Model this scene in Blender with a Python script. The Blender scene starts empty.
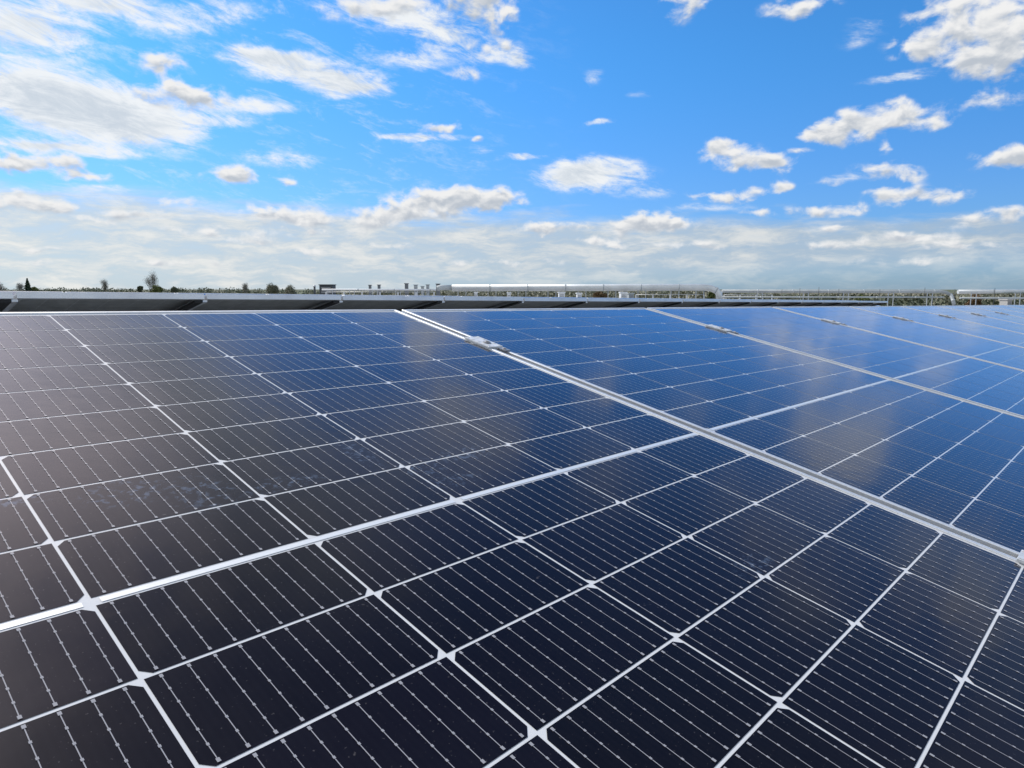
import bpy, bmesh, math, random
from mathutils import Matrix, Vector
random.seed(7)
R = math.radians
C = bpy.context.scene.collection
scene = bpy.context.scene

# ---------------------------------------------------------------- frames of reference
F_PX = 692.548                                   # focal length in pixels of a 1024 px wide picture
# camera axes (right, down, forward) in world coordinates
CX = Vector((0.681697, -0.731634, 0.0)); CY = Vector((-0.099944, -0.093123, -0.990626)); CZ = Vector((0.724776, 0.675307, -0.136604))
CAM_Z = 11.6
CAM = Vector((0, 0, CAM_Z))
U = Vector((0.999872, 0, -0.015994)).normalized()           # along the panel rows (the roof falls gently this way)
VR = Vector((0, 0, 1)).cross(U).normalized()                # across the rows, level
NR = U.cross(VR)
TILT = R(12.78)
RIDGE_C = -0.040
ROOF_C = -0.56

def P(a, b, c):                                             # roof frame -> world
    return CAM + U * a + VR * b + NR * c

def frame(ax, ay, az, o):
    m = Matrix.Identity(4)
    for i in range(3):
        m[i][0] = ax[i]; m[i][1] = ay[i]; m[i][2] = az[i]; m[i][3] = o[i]
    return m

ROOFM = frame(U, VR, NR, CAM)

def ray(px, py, depth):                                     # world point seen in that direction, 'depth' metres ahead
    return CAM + CX * ((px - 512) / F_PX * depth) + CY * ((py - 384) / F_PX * depth) + CZ * depth

# ---------------------------------------------------------------- object helpers
def link(name, bm, mats, parent=None, matrix=None, smooth=False, recalc=True):
    me = bpy.data.meshes.new(name)
    if recalc: bmesh.ops.recalc_face_normals(bm, faces=bm.faces[:])
    bm.to_mesh(me); bm.free()
    for m in (mats if isinstance(mats, (list, tuple)) else [mats]): me.materials.append(m)
    if smooth:
        for p in me.polygons: p.use_smooth = True
    o = bpy.data.objects.new(name, me); C.objects.link(o)
    if matrix is not None: o.matrix_world = matrix
    if parent is not None: o.parent = parent
    return o

def tag(o, label, cat, group=None, kind=None):
    if label: o['label'] = label
    if cat: o['category'] = cat
    if group: o['group'] = group
    if kind: o['kind'] = kind
    return o

def thing(name, label, cat, matrix, group=None):
    o = bpy.data.objects.new(name, None); C.objects.link(o); o.matrix_world = matrix
    o.empty_display_size = .2
    return tag(o, label, cat, group)

def copy_thing(root, matrix, label, group=None):
    r = root.copy(); C.objects.link(r); r.matrix_world = matrix; r['label'] = label
    if group: r['group'] = group
    for ch in list(root.children):
        c = ch.copy(); C.objects.link(c); c.parent = r
        for g in list(ch.children):
            d = g.copy(); C.objects.link(d); d.parent = c
    return r

def box(bm, x0, x1, y0, y1, z0, z1, mi=0, M=None):
    vs = [bm.verts.new(Vector((x, y, z)) if M is None else M @ Vector((x, y, z))) for z in (z0, z1) for y in (y0, y1) for x in (x0, x1)]
    for q in ((0, 2, 3, 1), (4, 5, 7, 6), (0, 1, 5, 4), (2, 6, 7, 3), (0, 4, 6, 2), (1, 3, 7, 5)):
        f = bm.faces.new([vs[i] for i in q]); f.material_index = mi
    return vs

def quad(bm, pts, mi=0):
    f = bm.faces.new([bm.verts.new(p) for p in pts]); f.material_index = mi
    return f

def tube(bm, pts, rad, seg=12, caps=True, mi=0):
    rad = rad if isinstance(rad, (list, tuple)) else [rad] * len(pts)
    rings = []; pts = [Vector(p) for p in pts]
    up = None
    for i, p in enumerate(pts):
        d = (pts[min(i + 1, len(pts) - 1)] - pts[max(i - 1, 0)]).normalized()
        if up is None: up = Vector((0, 0, 1)) if abs(d.z) < .9 else Vector((1, 0, 0))
        s = d.cross(up).normalized(); up = s.cross(d).normalized()
        rings.append([bm.verts.new(p + (s * math.cos(t) + up * math.sin(t)) * rad[i]) for t in [2 * math.pi * k / seg for k in range(seg)]])
    for a, b in zip(rings, rings[1:]):
        for k in range(seg):
            f = bm.faces.new((a[k], a[(k + 1) % seg], b[(k + 1) % seg], b[k])); f.material_index = mi; f.smooth = True
    if caps:
        for r in (rings[0], rings[-1]): bm.faces.new(r).material_index = mi

# ---------------------------------------------------------------- materials
def mat(name):
    m = bpy.data.materials.new(name); m.use_nodes = True
    nt = m.node_tree; b = nt.nodes['Principled BSDF']
    return m, nt, b

def N(nt, t, **kw):
    n = nt.nodes.new(t)
    for k, v in kw.items(): setattr(n, k, v)
    return n

def noise(nt, scale, detail=4, rough=.55, vec=None, dist=0):
    n = N(nt, 'ShaderNodeTexNoise'); n.inputs['Scale'].default_value = scale; n.inputs['Detail'].default_value = detail
    n.inputs['Roughness'].default_value = rough; n.inputs['Distortion'].default_value = dist
    if vec is not None: nt.links.new(vec, n.inputs['Vector'])
    return n

def ramp(nt, fac, stops):
    r = N(nt, 'ShaderNodeValToRGB'); e = r.color_ramp.elements
    while len(e) > 1: e.remove(e[-1])
    for i, (p, c) in enumerate(stops):
        el = e[0] if i == 0 else e.new(p)
        el.position = p; el.color = (*c, 1) if len(c) == 3 else c
    nt.links.new(fac, r.inputs['Fac']); return r

def mth(nt, op, a, b=None, c=None, clamp=False):
    n = N(nt, 'ShaderNodeMath', operation=op); n.use_clamp = clamp
    for i, v in enumerate((a, b, c)):
        if v is None: continue
        if isinstance(v, (int, float)): n.inputs[i].default_value = v
        else: nt.links.new(v, n.inputs[i])
    return n.outputs[0]

def mixc(nt, fac, a, b, blend='MIX'):
    n = N(nt, 'ShaderNodeMix', data_type='RGBA', blend_type=blend)
    for k, v in ((0, fac), (6, a), (7, b)):
        if isinstance(v, (int, float)): n.inputs[k].default_value = v
        elif isinstance(v, tuple): n.inputs[k].default_value = (*v, 1)
        else: nt.links.new(v, n.inputs[k])
    return n.outputs[2]

def maprange(nt, v, a, b, c=0, d=1, smooth=True):
    n = N(nt, 'ShaderNodeMapRange'); n.interpolation_type = 'SMOOTHSTEP' if smooth else 'LINEAR'
    nt.links.new(v, n.inputs['Value'])
    for i, x in zip((1, 2, 3, 4), (a, b, c, d)): n.inputs[i].default_value = x
    return n.outputs[0]

def simple(name, col, rough=.6, metal=0, var=.15, scale=8, bump=0, spec=None):
    m, nt, b = mat(name)
    tc = N(nt, 'ShaderNodeTexCoord')
    n = noise(nt, scale, 5, .6, tc.outputs['Object'])
    lo = tuple(c * (1 - var) for c in col); hi = tuple(min(1, c * (1 + var)) for c in col)
    r = ramp(nt, n.outputs['Fac'], [(.3, lo), (.7, hi)])
    nt.links.new(r.outputs[0], b.inputs['Base Color'])
    b.inputs['Roughness'].default_value = rough; b.inputs['Metallic'].default_value = metal
    if spec is not None: b.inputs['Specular IOR Level'].default_value = spec
    if bump:
        bp = N(nt, 'ShaderNodeBump'); bp.inputs['Strength'].default_value = bump; bp.inputs['Distance'].default_value = .01
        nt.links.new(n.outputs['Fac'], bp.inputs['Height']); nt.links.new(bp.outputs[0], b.inputs['Normal'])
    return m

HAZE = .017
SMUDGES = []   # (x, y, rx, ry) in panel coordinates, dried rain and finger marks
def panel_surface(name, col, dust=.05, ior=1.46, rough=.115, metal=0, cellvar=0):
    """one printed layer seen through the structured front glass: every layer shares the same glassy top"""
    m, nt, b = mat(name)
    tc = N(nt, 'ShaderNodeTexCoord'); ob = tc.outputs['Object']
    info = N(nt, 'ShaderNodeObjectInfo')
    off = N(nt, 'ShaderNodeVectorMath', operation='ADD'); nt.links.new(ob, off.inputs[0])
    mul = N(nt, 'ShaderNodeVectorMath', operation='MULTIPLY'); nt.links.new(info.outputs['Location'], mul.inputs[0]); mul.inputs[1].default_value = (7.3, 5.1, 0)
    nt.links.new(mul.outputs[0], off.inputs[1]); v = off.outputs[0]
    base = col
    if cellvar:
        # every half cell has its own slight tint
        sc = N(nt, 'ShaderNodeVectorMath', operation='MULTIPLY_ADD'); nt.links.new(ob, sc.inputs[0]); sc.inputs[1].default_value = (1 / .184, 1 / .094, 0); sc.inputs[2].default_value = (3, .765, 0)
        fl = N(nt, 'ShaderNodeVectorMath', operation='FLOOR'); nt.links.new(sc.outputs[0], fl.inputs[0])
        ad = N(nt, 'ShaderNodeVectorMath', operation='ADD'); nt.links.new(fl.outputs[0], ad.inputs[0]); nt.links.new(mul.outputs[0], ad.inputs[1])
        wn = N(nt, 'ShaderNodeTexWhiteNoise', noise_dimensions='2D'); nt.links.new(ad.outputs[0], wn.inputs['Vector'])
        r = ramp(nt, wn.outputs['Value'], [(0, tuple(c * (1 - cellvar) for c in col)), (1, (col[0] * (1 + cellvar), col[1] * (1 + cellvar * .8), col[2] * (1 + cellvar * 1.3)))])
        base = r.outputs[0]
        # very fine contact fingers across the ribbons
        w = N(nt, 'ShaderNodeTexWave', wave_type='BANDS', bands_direction='X'); w.inputs['Scale'].default_value = 55; w.inputs['Distortion'].default_value = .4
        w.inputs['Detail'].default_value = 1
        nt.links.new(ob, w.inputs['Vector'])
        base = mixc(nt, mth(nt, 'MULTIPLY', w.outputs['Fac'], .10), base, (.010, .010, .015))
    n1 = noise(nt, 2.2, 6, .6, v, .3); n2 = noise(nt, 60, 3, .6, v); n3 = noise(nt, 420, 2, .5, v)
    d = mth(nt, 'MULTIPLY', maprange(nt, n1.outputs['Fac'], .3, .75, .55, 1.35), dust)
    d = mth(nt, 'MULTIPLY', d, maprange(nt, n2.outputs['Fac'], .25, .8, .7, 1.3))
    sp = maprange(nt, n3.outputs['Fac'], .68, .76, 0, .10)
    n5 = noise(nt, 75, 2, .5, v); sp = mth(nt, 'ADD', sp, maprange(nt, n5.outputs['Fac'], .755, .80, 0, .12))
    d = mth(nt, 'ADD', d, sp, clamp=True)
    colr = mixc(nt, d, base, (.50, .46, .44))
    # dried drops and finger marks, only where the nearest panel has them
    sep = N(nt, 'ShaderNodeSeparateXYZ'); nt.links.new(ob, sep.inputs[0])
    own = mth(nt, 'LESS_THAN', mth(nt, 'ABSOLUTE', mth(nt, 'SUBTRACT', info.outputs['Object Index'], 1)), .5)
    tot = None
    for (sx, sy, rx, ry) in SMUDGES:
        dx = mth(nt, 'DIVIDE', mth(nt, 'SUBTRACT', sep.outputs[0], sx), rx); dy = mth(nt, 'DIVIDE', mth(nt, 'SUBTRACT', sep.outputs[1], sy), ry)
        rr = mth(nt, 'ADD', mth(nt, 'MULTIPLY', dx, dx), mth(nt, 'MULTIPLY', dy, dy))
        g = maprange(nt, rr, 1, .1, 0, 1)
        tot = g if tot is None else mth(nt, 'MAXIMUM', tot, g)
    if tot is not None:
        ns = noise(nt, 110, 3, .7, ob, .4)
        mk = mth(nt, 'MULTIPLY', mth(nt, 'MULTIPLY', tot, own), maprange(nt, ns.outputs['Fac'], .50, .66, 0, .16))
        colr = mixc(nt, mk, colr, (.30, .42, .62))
    # anti-reflective structured glass: almost nothing mirrored head-on, a strong mirror at a grazing angle
    lw = N(nt, 'ShaderNodeLayerWeight'); lw.inputs['Blend'].default_value = .5
    fr = mth(nt, 'ADD', mth(nt, 'MULTIPLY', mth(nt, 'POWER', lw.outputs['Facing'], 5.2), 1.24), .003, clamp=True)
    rg = maprange(nt, n1.outputs['Fac'], .3, .7, rough * .8, rough * 1.35)
    nt.nodes.remove(b)
    df = N(nt, 'ShaderNodeBsdfDiffuse'); nt.links.new(colr, df.inputs['Color'])
    under = df.outputs[0]
    if metal:
        mg = N(nt, 'ShaderNodeBsdfGlossy'); nt.links.new(colr, mg.inputs['Color']); mg.inputs['Roughness'].default_value = .3
        mx0 = N(nt, 'ShaderNodeMixShader'); mx0.inputs[0].default_value = metal; nt.links.new(under, mx0.inputs[1]); nt.links.new(mg.outputs[0], mx0.inputs[2]); under = mx0.outputs[0]
    dg = N(nt, 'ShaderNodeBsdfGlossy'); dg.inputs['Roughness'].default_value = .32; dg.inputs['Color'].default_value = (1, .93, .94, 1)
    mx1 = N(nt, 'ShaderNodeMixShader'); nt.links.new(mth(nt, 'MULTIPLY', maprange(nt, n1.outputs['Fac'], .3, .75, .75, 1.25), HAZE), mx1.inputs[0]); nt.links.new(under, mx1.inputs[1]); nt.links.new(dg.outputs[0], mx1.inputs[2])
    gl = N(nt, 'ShaderNodeBsdfGlossy'); nt.links.new(rg, gl.inputs['Roughness']); gl.inputs['Color'].default_value = (.82, .87, 1, 1) if cellvar else (1, 1, 1, 1)   # silicon nitride coating mirrors blue best
    mx2 = N(nt, 'ShaderNodeMixShader'); nt.links.new(fr, mx2.inputs[0]); nt.links.new(mx1.outputs[0], mx2.inputs[1]); nt.links.new(gl.outputs[0], mx2.inputs[2])
    nt.links.new(mx2.outputs[0], nt.nodes['Material Output'].inputs['Surface'])
    # faint structure of the solar glass
    bp = N(nt, 'ShaderNodeBump'); bp.inputs['Strength'].default_value = .10; bp.inputs['Distance'].default_value = .002
    nb = noise(nt, 26, 2, .5, v); nt.links.new(nb.outputs['Fac'], bp.inputs['Height'])
    for q in (gl, dg): nt.links.new(bp.outputs[0], q.inputs['Normal'])
    return m

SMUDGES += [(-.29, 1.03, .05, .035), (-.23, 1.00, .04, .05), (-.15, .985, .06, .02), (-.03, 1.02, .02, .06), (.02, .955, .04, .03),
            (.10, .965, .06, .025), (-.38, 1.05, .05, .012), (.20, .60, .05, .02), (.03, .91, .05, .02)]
M_CELL = panel_surface('cell_silicon', (.0026, .0018, .0040), dust=.005, cellvar=.35)
M_BACK = panel_surface('white_backsheet', (.60, .61, .62), dust=.03)
M_RIB = panel_surface('tinned_ribbon', (.30, .30, .32), dust=.015)
M_CON = panel_surface('tinned_connector', (.80, .81, .80), dust=.02, metal=.35, rough=.20)
M_REAR = simple('rear_cell', (.36, .37, .36), .5, 0, .2, 10, spec=.3)
M_REARGAP = simple('rear_gap', (.60, .62, .62), .4, 0, .1, 10)

m, nt, b = mat('anodised_aluminium'); M_ALU = m
tc = N(nt, 'ShaderNodeTexCoord'); n1 = noise(nt, 5, 5, .6, tc.outputs['Object']); n2 = noise(nt, 180, 3, .6, tc.outputs['Object'])
cr = ramp(nt, n1.outputs['Fac'], [(.3, (.60, .61, .62)), (.7, (.74, .75, .75))])
cr2 = ramp(nt, n2.outputs['Fac'], [(.25, (.86, .86, .86)), (.6, (1, 1, 1))])
nt.links.new(mixc(nt, 1.0, cr.outputs[0], cr2.outputs[0], 'MULTIPLY'), b.inputs['Base Color'])
b.inputs['Metallic'].default_value = .45; b.inputs['Roughness'].default_value = .42
M_STEEL = simple('galvanised_steel', (.46, .47, .48), .45, .7, .15, 14)
M_BOLT = simple('stainless_bolt', (.34, .34, .35), .4, .5, .2, 60)
M_CLAMP = simple('clamp_aluminium', (.66, .67, .67), .5, .4, .18, 90)
M_GAP_STRIP = simple('gap_strip_grey', (.26, .28, .30), .45, .35, .1, 12)
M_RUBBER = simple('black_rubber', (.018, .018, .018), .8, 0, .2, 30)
M_CONC = simple('ballast_concrete', (.36, .35, .33), .9, 0, .2, 25, .3)
M_CLAD = simple('duct_cladding', (.60, .62, .62), .5, .45, .12, 1.2)
M_CLAD2 = simple('duct_cladding_dull', (.40, .43, .44), .7, .2, .15, 1.0)
M_DARK = simple('dark_vent_metal', (.05, .055, .06), .6, .3, .25, 6)
M_WHITE = simple('white_unit_paint', (.72, .73, .74), .5, 0, .06, 3)
M_GRILLE = simple('grille_grey', (.16, .17, .18), .6, .3, .2, 20)
M_WALL = simple('cladding_wall', (.45, .47, .49), .5, .2, .08, .4)

m, nt, b = mat('roof_membrane'); M_ROOF = m
tc = N(nt, 'ShaderNodeTexCoord'); sp = N(nt, 'ShaderNodeSeparateXYZ'); nt.links.new(tc.outputs['Object'], sp.inputs[0])
n1 = noise(nt, .6, 8, .65, tc.outputs['Object']); n2 = noise(nt, 40, 4, .6, tc.outputs['Object'])
cr = ramp(nt, n1.outputs['Fac'], [(.3, (.42, .42, .42)), (.7, (.55, .55, .54))])
fr = mth(nt, 'FRACT', mth(nt, 'DIVIDE', sp.outputs[1], 1.5)); seam = mth(nt, 'LESS_THAN', fr, .02)
col = mixc(nt, mth(nt, 'MULTIPLY', seam, .5), cr.outputs[0], (.15, .15, .155))
col = mixc(nt, .35, col, n2.outputs['Color'], 'MULTIPLY')
nt.links.new(col, b.inputs['Base Color']); b.inputs['Roughness'].default_value = .75

m, nt, b = mat('field_ground'); M_GROUND = m
tc = N(nt, 'ShaderNodeTexCoord')
vo = N(nt, 'ShaderNodeTexVoronoi'); vo.inputs['Scale'].default_value = .006; nt.links.new(tc.outputs['Object'], vo.inputs['Vector'])
n1 = noise(nt, .03, 8, .7, tc.outputs['Object'])
cr = ramp(nt, vo.outputs['Color'], [(.1, (.055, .085, .030)), (.45, (.10, .115, .045)), (.7, (.15, .12, .075)), (.95, (.07, .10, .04))])
cr2 = ramp(nt, n1.outputs['Fac'], [(.3, (.5, .5, .5)), (.7, (1.2, 1.2, 1.2))])
nt.links.new(mixc(nt, 1., cr.outputs[0], cr2.outputs[0], 'MULTIPLY'), b.inputs['Base Color']); b.inputs['Roughness'].default_value = .95

def leafmat(name, c):
    m, nt, b = mat(name)
    tc = N(nt, 'ShaderNodeTexCoord'); n = noise(nt, .9, 4, .7, tc.outputs['Object'])
    r = ramp(nt, n.outputs['Fac'], [(.25, tuple(x * .7 for x in c)), (.55, c), (.8, tuple(min(1, x * 1.3) for x in c))])
    nt.links.new(r.outputs[0], b.inputs['Base Color']); b.inputs['Roughness'].default_value = .75
    return m
L_DARK = leafmat('conifer_needles', (.035, .06, .03)); L_GREEN = leafmat('spring_leaves', (.15, .17, .055)); L_MID = leafmat('hedge_leaves', (.11, .125, .075))
L_BROWN = leafmat('brown_leaves', (.20, .13, .065)); L_BUD = leafmat('budding_twigs', (.22, .215, .15)); L_GREY = leafmat('grey_twigs', (.20, .185, .16))
M_BARK = simple('bark', (.17, .15, .125), .9, 0, .3, 4)

# ---------------------------------------------------------------- solar panel (local: x across, y from the low edge to the high edge, z = glass face)
HW, LEN, LIP, FH = .565, 1.736, .0092, .037
VM = LEN / 2
def cellx(i): return -.552 + .184 * i
def rowy(s, j): return VM + s * (.004 + .094 * j)

def make_panel(label, matrix, group):
    root = thing('solar_panel', label, 'solar panel', matrix, group)
    bm = bmesh.new()                                        # frame: four mitred rails with a lip over the glass
    prof = [(0, .0022), (LIP, .0022), (LIP, -.0045), (.0025, -.0045), (.0025, -FH + .0015), (.028, -FH + .0015), (.028, -FH), (0, -FH)]
    cor = [(-HW, 0, 1, 1), (HW, 0, -1, 1), (HW, LEN, -1, -1), (-HW, LEN, 1, -1)]
    rings = [[bm.verts.new((cx + sx * d, cy + sy * d, z)) for d, z in prof] for cx, cy, sx, sy in cor]
    for i in range(4):
        a, b2 = rings[i], rings[(i + 1) % 4]
        for k in range(len(prof)):
            bm.faces.new((a[k], a[(k + 1) % len(prof)], b2[(k + 1) % len(prof)], b2[k]))
    fr = link('frame', bm, M_ALU, root)
    bv = fr.modifiers.new('soft', 'BEVEL'); bv.width = .0007; bv.segments = 1; bv.limit_method = 'ANGLE'
    bm = bmesh.new()
    e = .006
    quad(bm, [(-HW + e, e, 0), (HW - e, e, 0), (HW - e, LEN - e, 0), (-HW + e, LEN - e, 0)], 0)
    quad(bm, [(-HW + e, e, -.005), (-HW + e, LEN - e, -.005), (HW - e, LEN - e, -.005), (HW - e, e, -.005)], 1)
    link('backsheet', bm, [M_BACK, M_REARGAP], root, recalc=False)
    bm = bmesh.new()                                        # 6 x 18 half cells, the cut corners alternate from string to string
    gx, gy, ch = .0013, .0014, .0068
    for i in range(6):
        for s in (1, -1):
            toward = (i % 2 == 0)
            for j in range(9):
                x0, x1 = cellx(i) + gx, cellx(i + 1) - gx
                yi, yo = rowy(s, j) + s * gy, rowy(s, j + 1) - s * gy          # inner (towards the middle), outer
                if toward: pts = [(x0 + ch, yi), (x1 - ch, yi), (x1, yi + s * ch), (x1, yo), (x0, yo), (x0, yi + s * ch)]
                else: pts = [(x0, yi), (x1, yi), (x1, yo - s * ch), (x1 - ch, yo), (x0 + ch, yo), (x0, yo - s * ch)]
                if s < 0: pts = pts[::-1]
                quad(bm, [(x, y, .0003) for x, y in pts], 0)
                quad(bm, [(x, y, -.0053) for x, y in pts[::-1]], 1)
    cells = link('cell_array', bm, [M_CELL, M_REAR], root, recalc=False)
    bm = bmesh.new()                                        # ten ribbons a cell with solder pads
    for i in range(6):
        for s in (1, -1):
            for j in range(9):
                ya, yb = rowy(s, j) + s * .0045, rowy(s, j + 1) - s * .0045
                for k in range(10):
                    x = cellx(i) + .002 + .0180 * (k + .5)
                    w = .00032
                    quad(bm, [(x - w, min(ya, yb), .0006), (x + w, min(ya, yb), .0006), (x + w, max(ya, yb), .0006), (x - w, max(ya, yb), .0006)])
                    for q in range(7):
                        yc = ya + (yb - ya) * q / 6; hw2 = .00115 if q in (0, 6) else .00085; hh = .0016 if q in (0, 6) else .0011
                        quad(bm, [(x - hw2, yc - hh, .0008), (x + hw2, yc - hh, .0008), (x + hw2, yc + hh, .0008), (x - hw2, yc + hh, .0008)])
    link('busbar_ribbons', bm, M_RIB, cells, recalc=False)
    for a, b2 in ((0, 1), (1, 3), (3, 5), (5, 6)):          # flat connectors lying in the white middle band
        bm = bmesh.new()
        quad(bm, [(cellx(a) + .006, VM - .0030, .0005), (cellx(b2) - .006, VM - .0030, .0005), (cellx(b2) - .006, VM + .0030, .0005), (cellx(a) + .006, VM + .0030, .0005)])
        link('connector_strip', bm, M_CON, root, recalc=False)
    return root

V_UP = (VR * math.cos(TILT) + NR * math.sin(TILT)).normalized()
N_UP = U.cross(V_UP)
T0 = CAM + Vector((-0.040478, 0.560023, -0.227869))         # corner of the first cell column at the middle band

def near_matrix(k, jit=0):
    o = T0 + U * (.552 + 1.150 * k) - V_UP * VM
    m = frame(U, V_UP, N_UP, o)
    if jit: m = m @ Matrix.Rotation(R(random.uniform(-jit, jit)), 4, 'X') @ Matrix.Rotation(R(random.uniform(-jit, jit)), 4, 'Y')
    return m

def row_matrix(bhigh, ctop, acen, away):
    """panel of a row whose high edge is at (b, c); away = the glass faces away from the camera"""
    s = -1 if away else 1
    y = (VR * math.cos(TILT) * s + NR * math.sin(TILT)).normalized()
    x = U * s
    o = P(acen, bhigh, ctop - .0022) - y * LEN
    m = frame(x, y, x.cross(y), o)
    return m @ Matrix.Rotation(R(random.uniform(-.08, .08)), 4, 'X')

ORD = ['first', 'second', 'third', 'fourth', 'fifth', 'sixth', 'seventh', 'eighth', 'ninth', 'tenth', 'eleventh', 'twelfth', 'thirteenth', 'fourteenth', 'fifteenth', 'sixteenth', 'seventeenth', 'eighteenth', 'nineteenth', 'twentieth',
       'twenty-first', 'twenty-second', 'twenty-third', 'twenty-fourth', 'twenty-fifth', 'twenty-sixth', 'twenty-seventh', 'twenty-eighth']
G0 = 'solar panels of the front row'
p0 = make_panel('nearest large solar panel with white cell grid and smudges, filling the lower left', near_matrix(0), G0)
for ch in p0.children_recursive: ch.pass_index = 1
panels_front = [p0]
NEARLAB = ['', 'second front row solar panel, right of the nearest frame joint, reflecting deep blue sky',
           'solar panel beyond the second frame joint with white cloud reflection, third in the front row']
for k in range(1, 15):
    lab = NEARLAB[k] if k < 3 else ORD[k] + ' solar panel from the left in the front row, running off to the right'
    p = copy_thing(p0, near_matrix(k, .04), lab, G0)
    for ch in p.children_recursive: ch.pass_index = 0
    panels_front.append(p)

A1B, A1C = 5.08, -.004
A0 = 1.040                                                   # a of the first joint of the second row
def row(bh, ct, k0, k1, away, fmt, group, joint=A0):
    n = 0
    for k in range(k0, k1):
        m = row_matrix(bh, ct, joint + 1.150 * (k + .5), away)
        lab = fmt.format(ORD[n]) if '{}' in fmt else fmt
        p = copy_thing(p0, m, lab, group)
        for ch in p.children_recursive: ch.pass_index = 0
        n += 1
row(A1B, A1C, -1, 16, True, '{} panel from the left in the second row, dark shaded back facing us', 'panels of the second row seen from behind')
SL = 1.736 * math.cos(TILT)
F1B = A1B + 2 * SL + .10
row(F1B, A1C + .006, 0, 24, False, 'thin glassy sliver of a panel showing just above the second row', 'panels of the third row')
A2B = F1B + 3.68
row(A2B, A1C + .003, 2, 26, True, 'distant panel edge in the pale strip under the horizon', 'panels of the far rows')
row(A2B + 2 * SL + .10, A1C + .006, 4, 30, False, 'distant panel edge in the pale strip under the horizon', 'panels of the far rows')

# ---------------------------------------------------------------- clamps in the frame gaps
def make_clamp(label, matrix, group):
    root = thing('frame_clamp', label, 'clamp', matrix, group)
    bm = bmesh.new()
    box(bm, -.0225, .0215, -.040, .040, .0025, .0060)
    box(bm, -.0062, .0062, -.040, .040, -.0142, .0025)
    for sx in (-1, 1):
        for k in range(5): box(bm, sx * .0165 - .0026, sx * .0165 + .0026, -.036 + k * .017, -.029 + k * .017, .0061, .0069)
    pl = link('clamp_plate', bm, M_CLAMP, root); bv = pl.modifiers.new('soft', 'BEVEL'); bv.width = .0008; bv.segments = 2
    bm = bmesh.new()
    tube(bm, [(0, -.010, .0066), (0, -.010, .0098)], .0062, 6); tube(bm, [(0, -.010, .0097), (0, -.010, .0105)], .0035, 10)
    tube(bm, [(0, -.010, .0066), (0, -.010, .0078)], .0095, 16)
    link('bolt', bm, M_BOLT, root)
    bm = bmesh.new()
    box(bm, .000, .018, -.066, -.046, .0025, .0050); tube(bm, [(.009, -.056, .005), (.009, -.056, .0075)], .0040, 6)
    link('earthing_clip', bm, M_BOLT, root)
    return root
GC = 'clamps between the front row panels'
c0 = None
def clamp_matrix(k, v):
    return frame(U, V_UP, N_UP, T0 + U * (1.127 + 1.150 * (k)) + V_UP * v)
CL = {(0, .555): 'ribbed aluminium clamp with dark bolts on the nearest frame joint, near its top',
      (0, -.505): 'aluminium clamp cut by the right edge of the photo on the nearest frame joint',
      (1, .565): 'small aluminium clamp on the second frame joint from the left',
      (2, .575): 'tiny clamp with dark bolt on the third frame joint from the left'}
for k in range(0, 7):
    for v in (.555 + .01 * k if k < 3 else .565, -.505):
        lab = CL.get((k, round(v, 3)), 'tiny clamp on one of the far frame joints of the front row' if v > 0 else 'clamp low on one of the far frame joints of the front row')
        if v < 0 and k > 0 and k < 1: continue
        mm = clamp_matrix(k, v)
        if c0 is None: c0 = make_clamp(lab, mm, GC)
        else: copy_thing(c0, mm, lab, GC)

ch0 = None  # grey strips added in the open gaps to lighten them
for k in range(0, 11):
    lab = (ORD[k] + ' added grey strip from the left, lightening the gap between two front row frames')
    if ch0 is None:
        bm = bmesh.new(); box(bm, -.0098, .0098, -.86, .845, -.0165, -.0145); box(bm, -.0098, -.0086, -.86, .845, -.0145, -.009); box(bm, .0086, .0098, -.86, .845, -.0145, -.009)
        ch0 = link('gap_lightening_strip', bm, M_GAP_STRIP, matrix=clamp_matrix(k, 0)); tag(ch0, lab, 'added strip', 'added strips in the frame joints')
    else:
        c_ = ch0.copy(); C.objects.link(c_); c_.matrix_world = clamp_matrix(k, 0); c_['label'] = lab

# ---------------------------------------------------------------- mounts under the joints
def make_mount(label, matrix, group):
    """local: x along the row, y from low edge to high edge (level), z up from the frame's underside at the high edge"""
    root = thing('panel_mount', label, 'mount', matrix, group)
    t = math.tan(TILT); bm = bmesh.new()
    y1, y0 = -.01, -SL + .01
    def pt(x, y, z): return (x, y, z + y * t)
    def slab(xa, xb, za, zb):
        v = [bm.verts.new(pt(x, y, z)) for y in (y0, y1) for z in (za, zb) for x in (xa, xb)]
        for q in ((0, 1, 3, 2), (4, 6, 7, 5), (0, 4, 5, 1), (2, 3, 7, 6), (0, 2, 6, 4), (1, 5, 7, 3)): bm.faces.new([v[i] for i in q])
    slab(-.016, .016, -.016, -.0015)
    link('sloped_rail', bm, M_ALU, root)
    bm = bmesh.new(); slab(.018, .075, -.020, -.0015); link('shade_strip', bm, M_RUBBER, root)  # dark strip added in place of the shaded band beside the rail
    zr = ROOF_C - A1C + .04
    bm = bmesh.new(); yb = -.37; top = yb * t - .017
    box(bm, -.045, .045, yb - .03, yb + .03, zr + .08, top)
    link('post', bm, M_STEEL, root)
    bm = bmesh.new(); box(bm, -.14, .14, yb - .14, yb + .14, zr + .012, zr + .08); o = link('ballast_block', bm, M_CONC, root)
    bv = o.modifiers.new('soft', 'BEVEL'); bv.width = .006; bv.segments = 2
    bm = bmesh.new(); box(bm, -.17, .17, yb - .17, yb + .17, zr - .0, zr + .011); link('rubber_pad', bm, M_RUBBER, root)
    bm = bmesh.new(); box(bm, -.10, .10, y0, y0 + .16, zr + .012, max(zr + .03, y0 * t - .052)); link('low_foot', bm, M_CONC, root)
    return root
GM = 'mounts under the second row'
mt0 = None; n = 0
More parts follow.
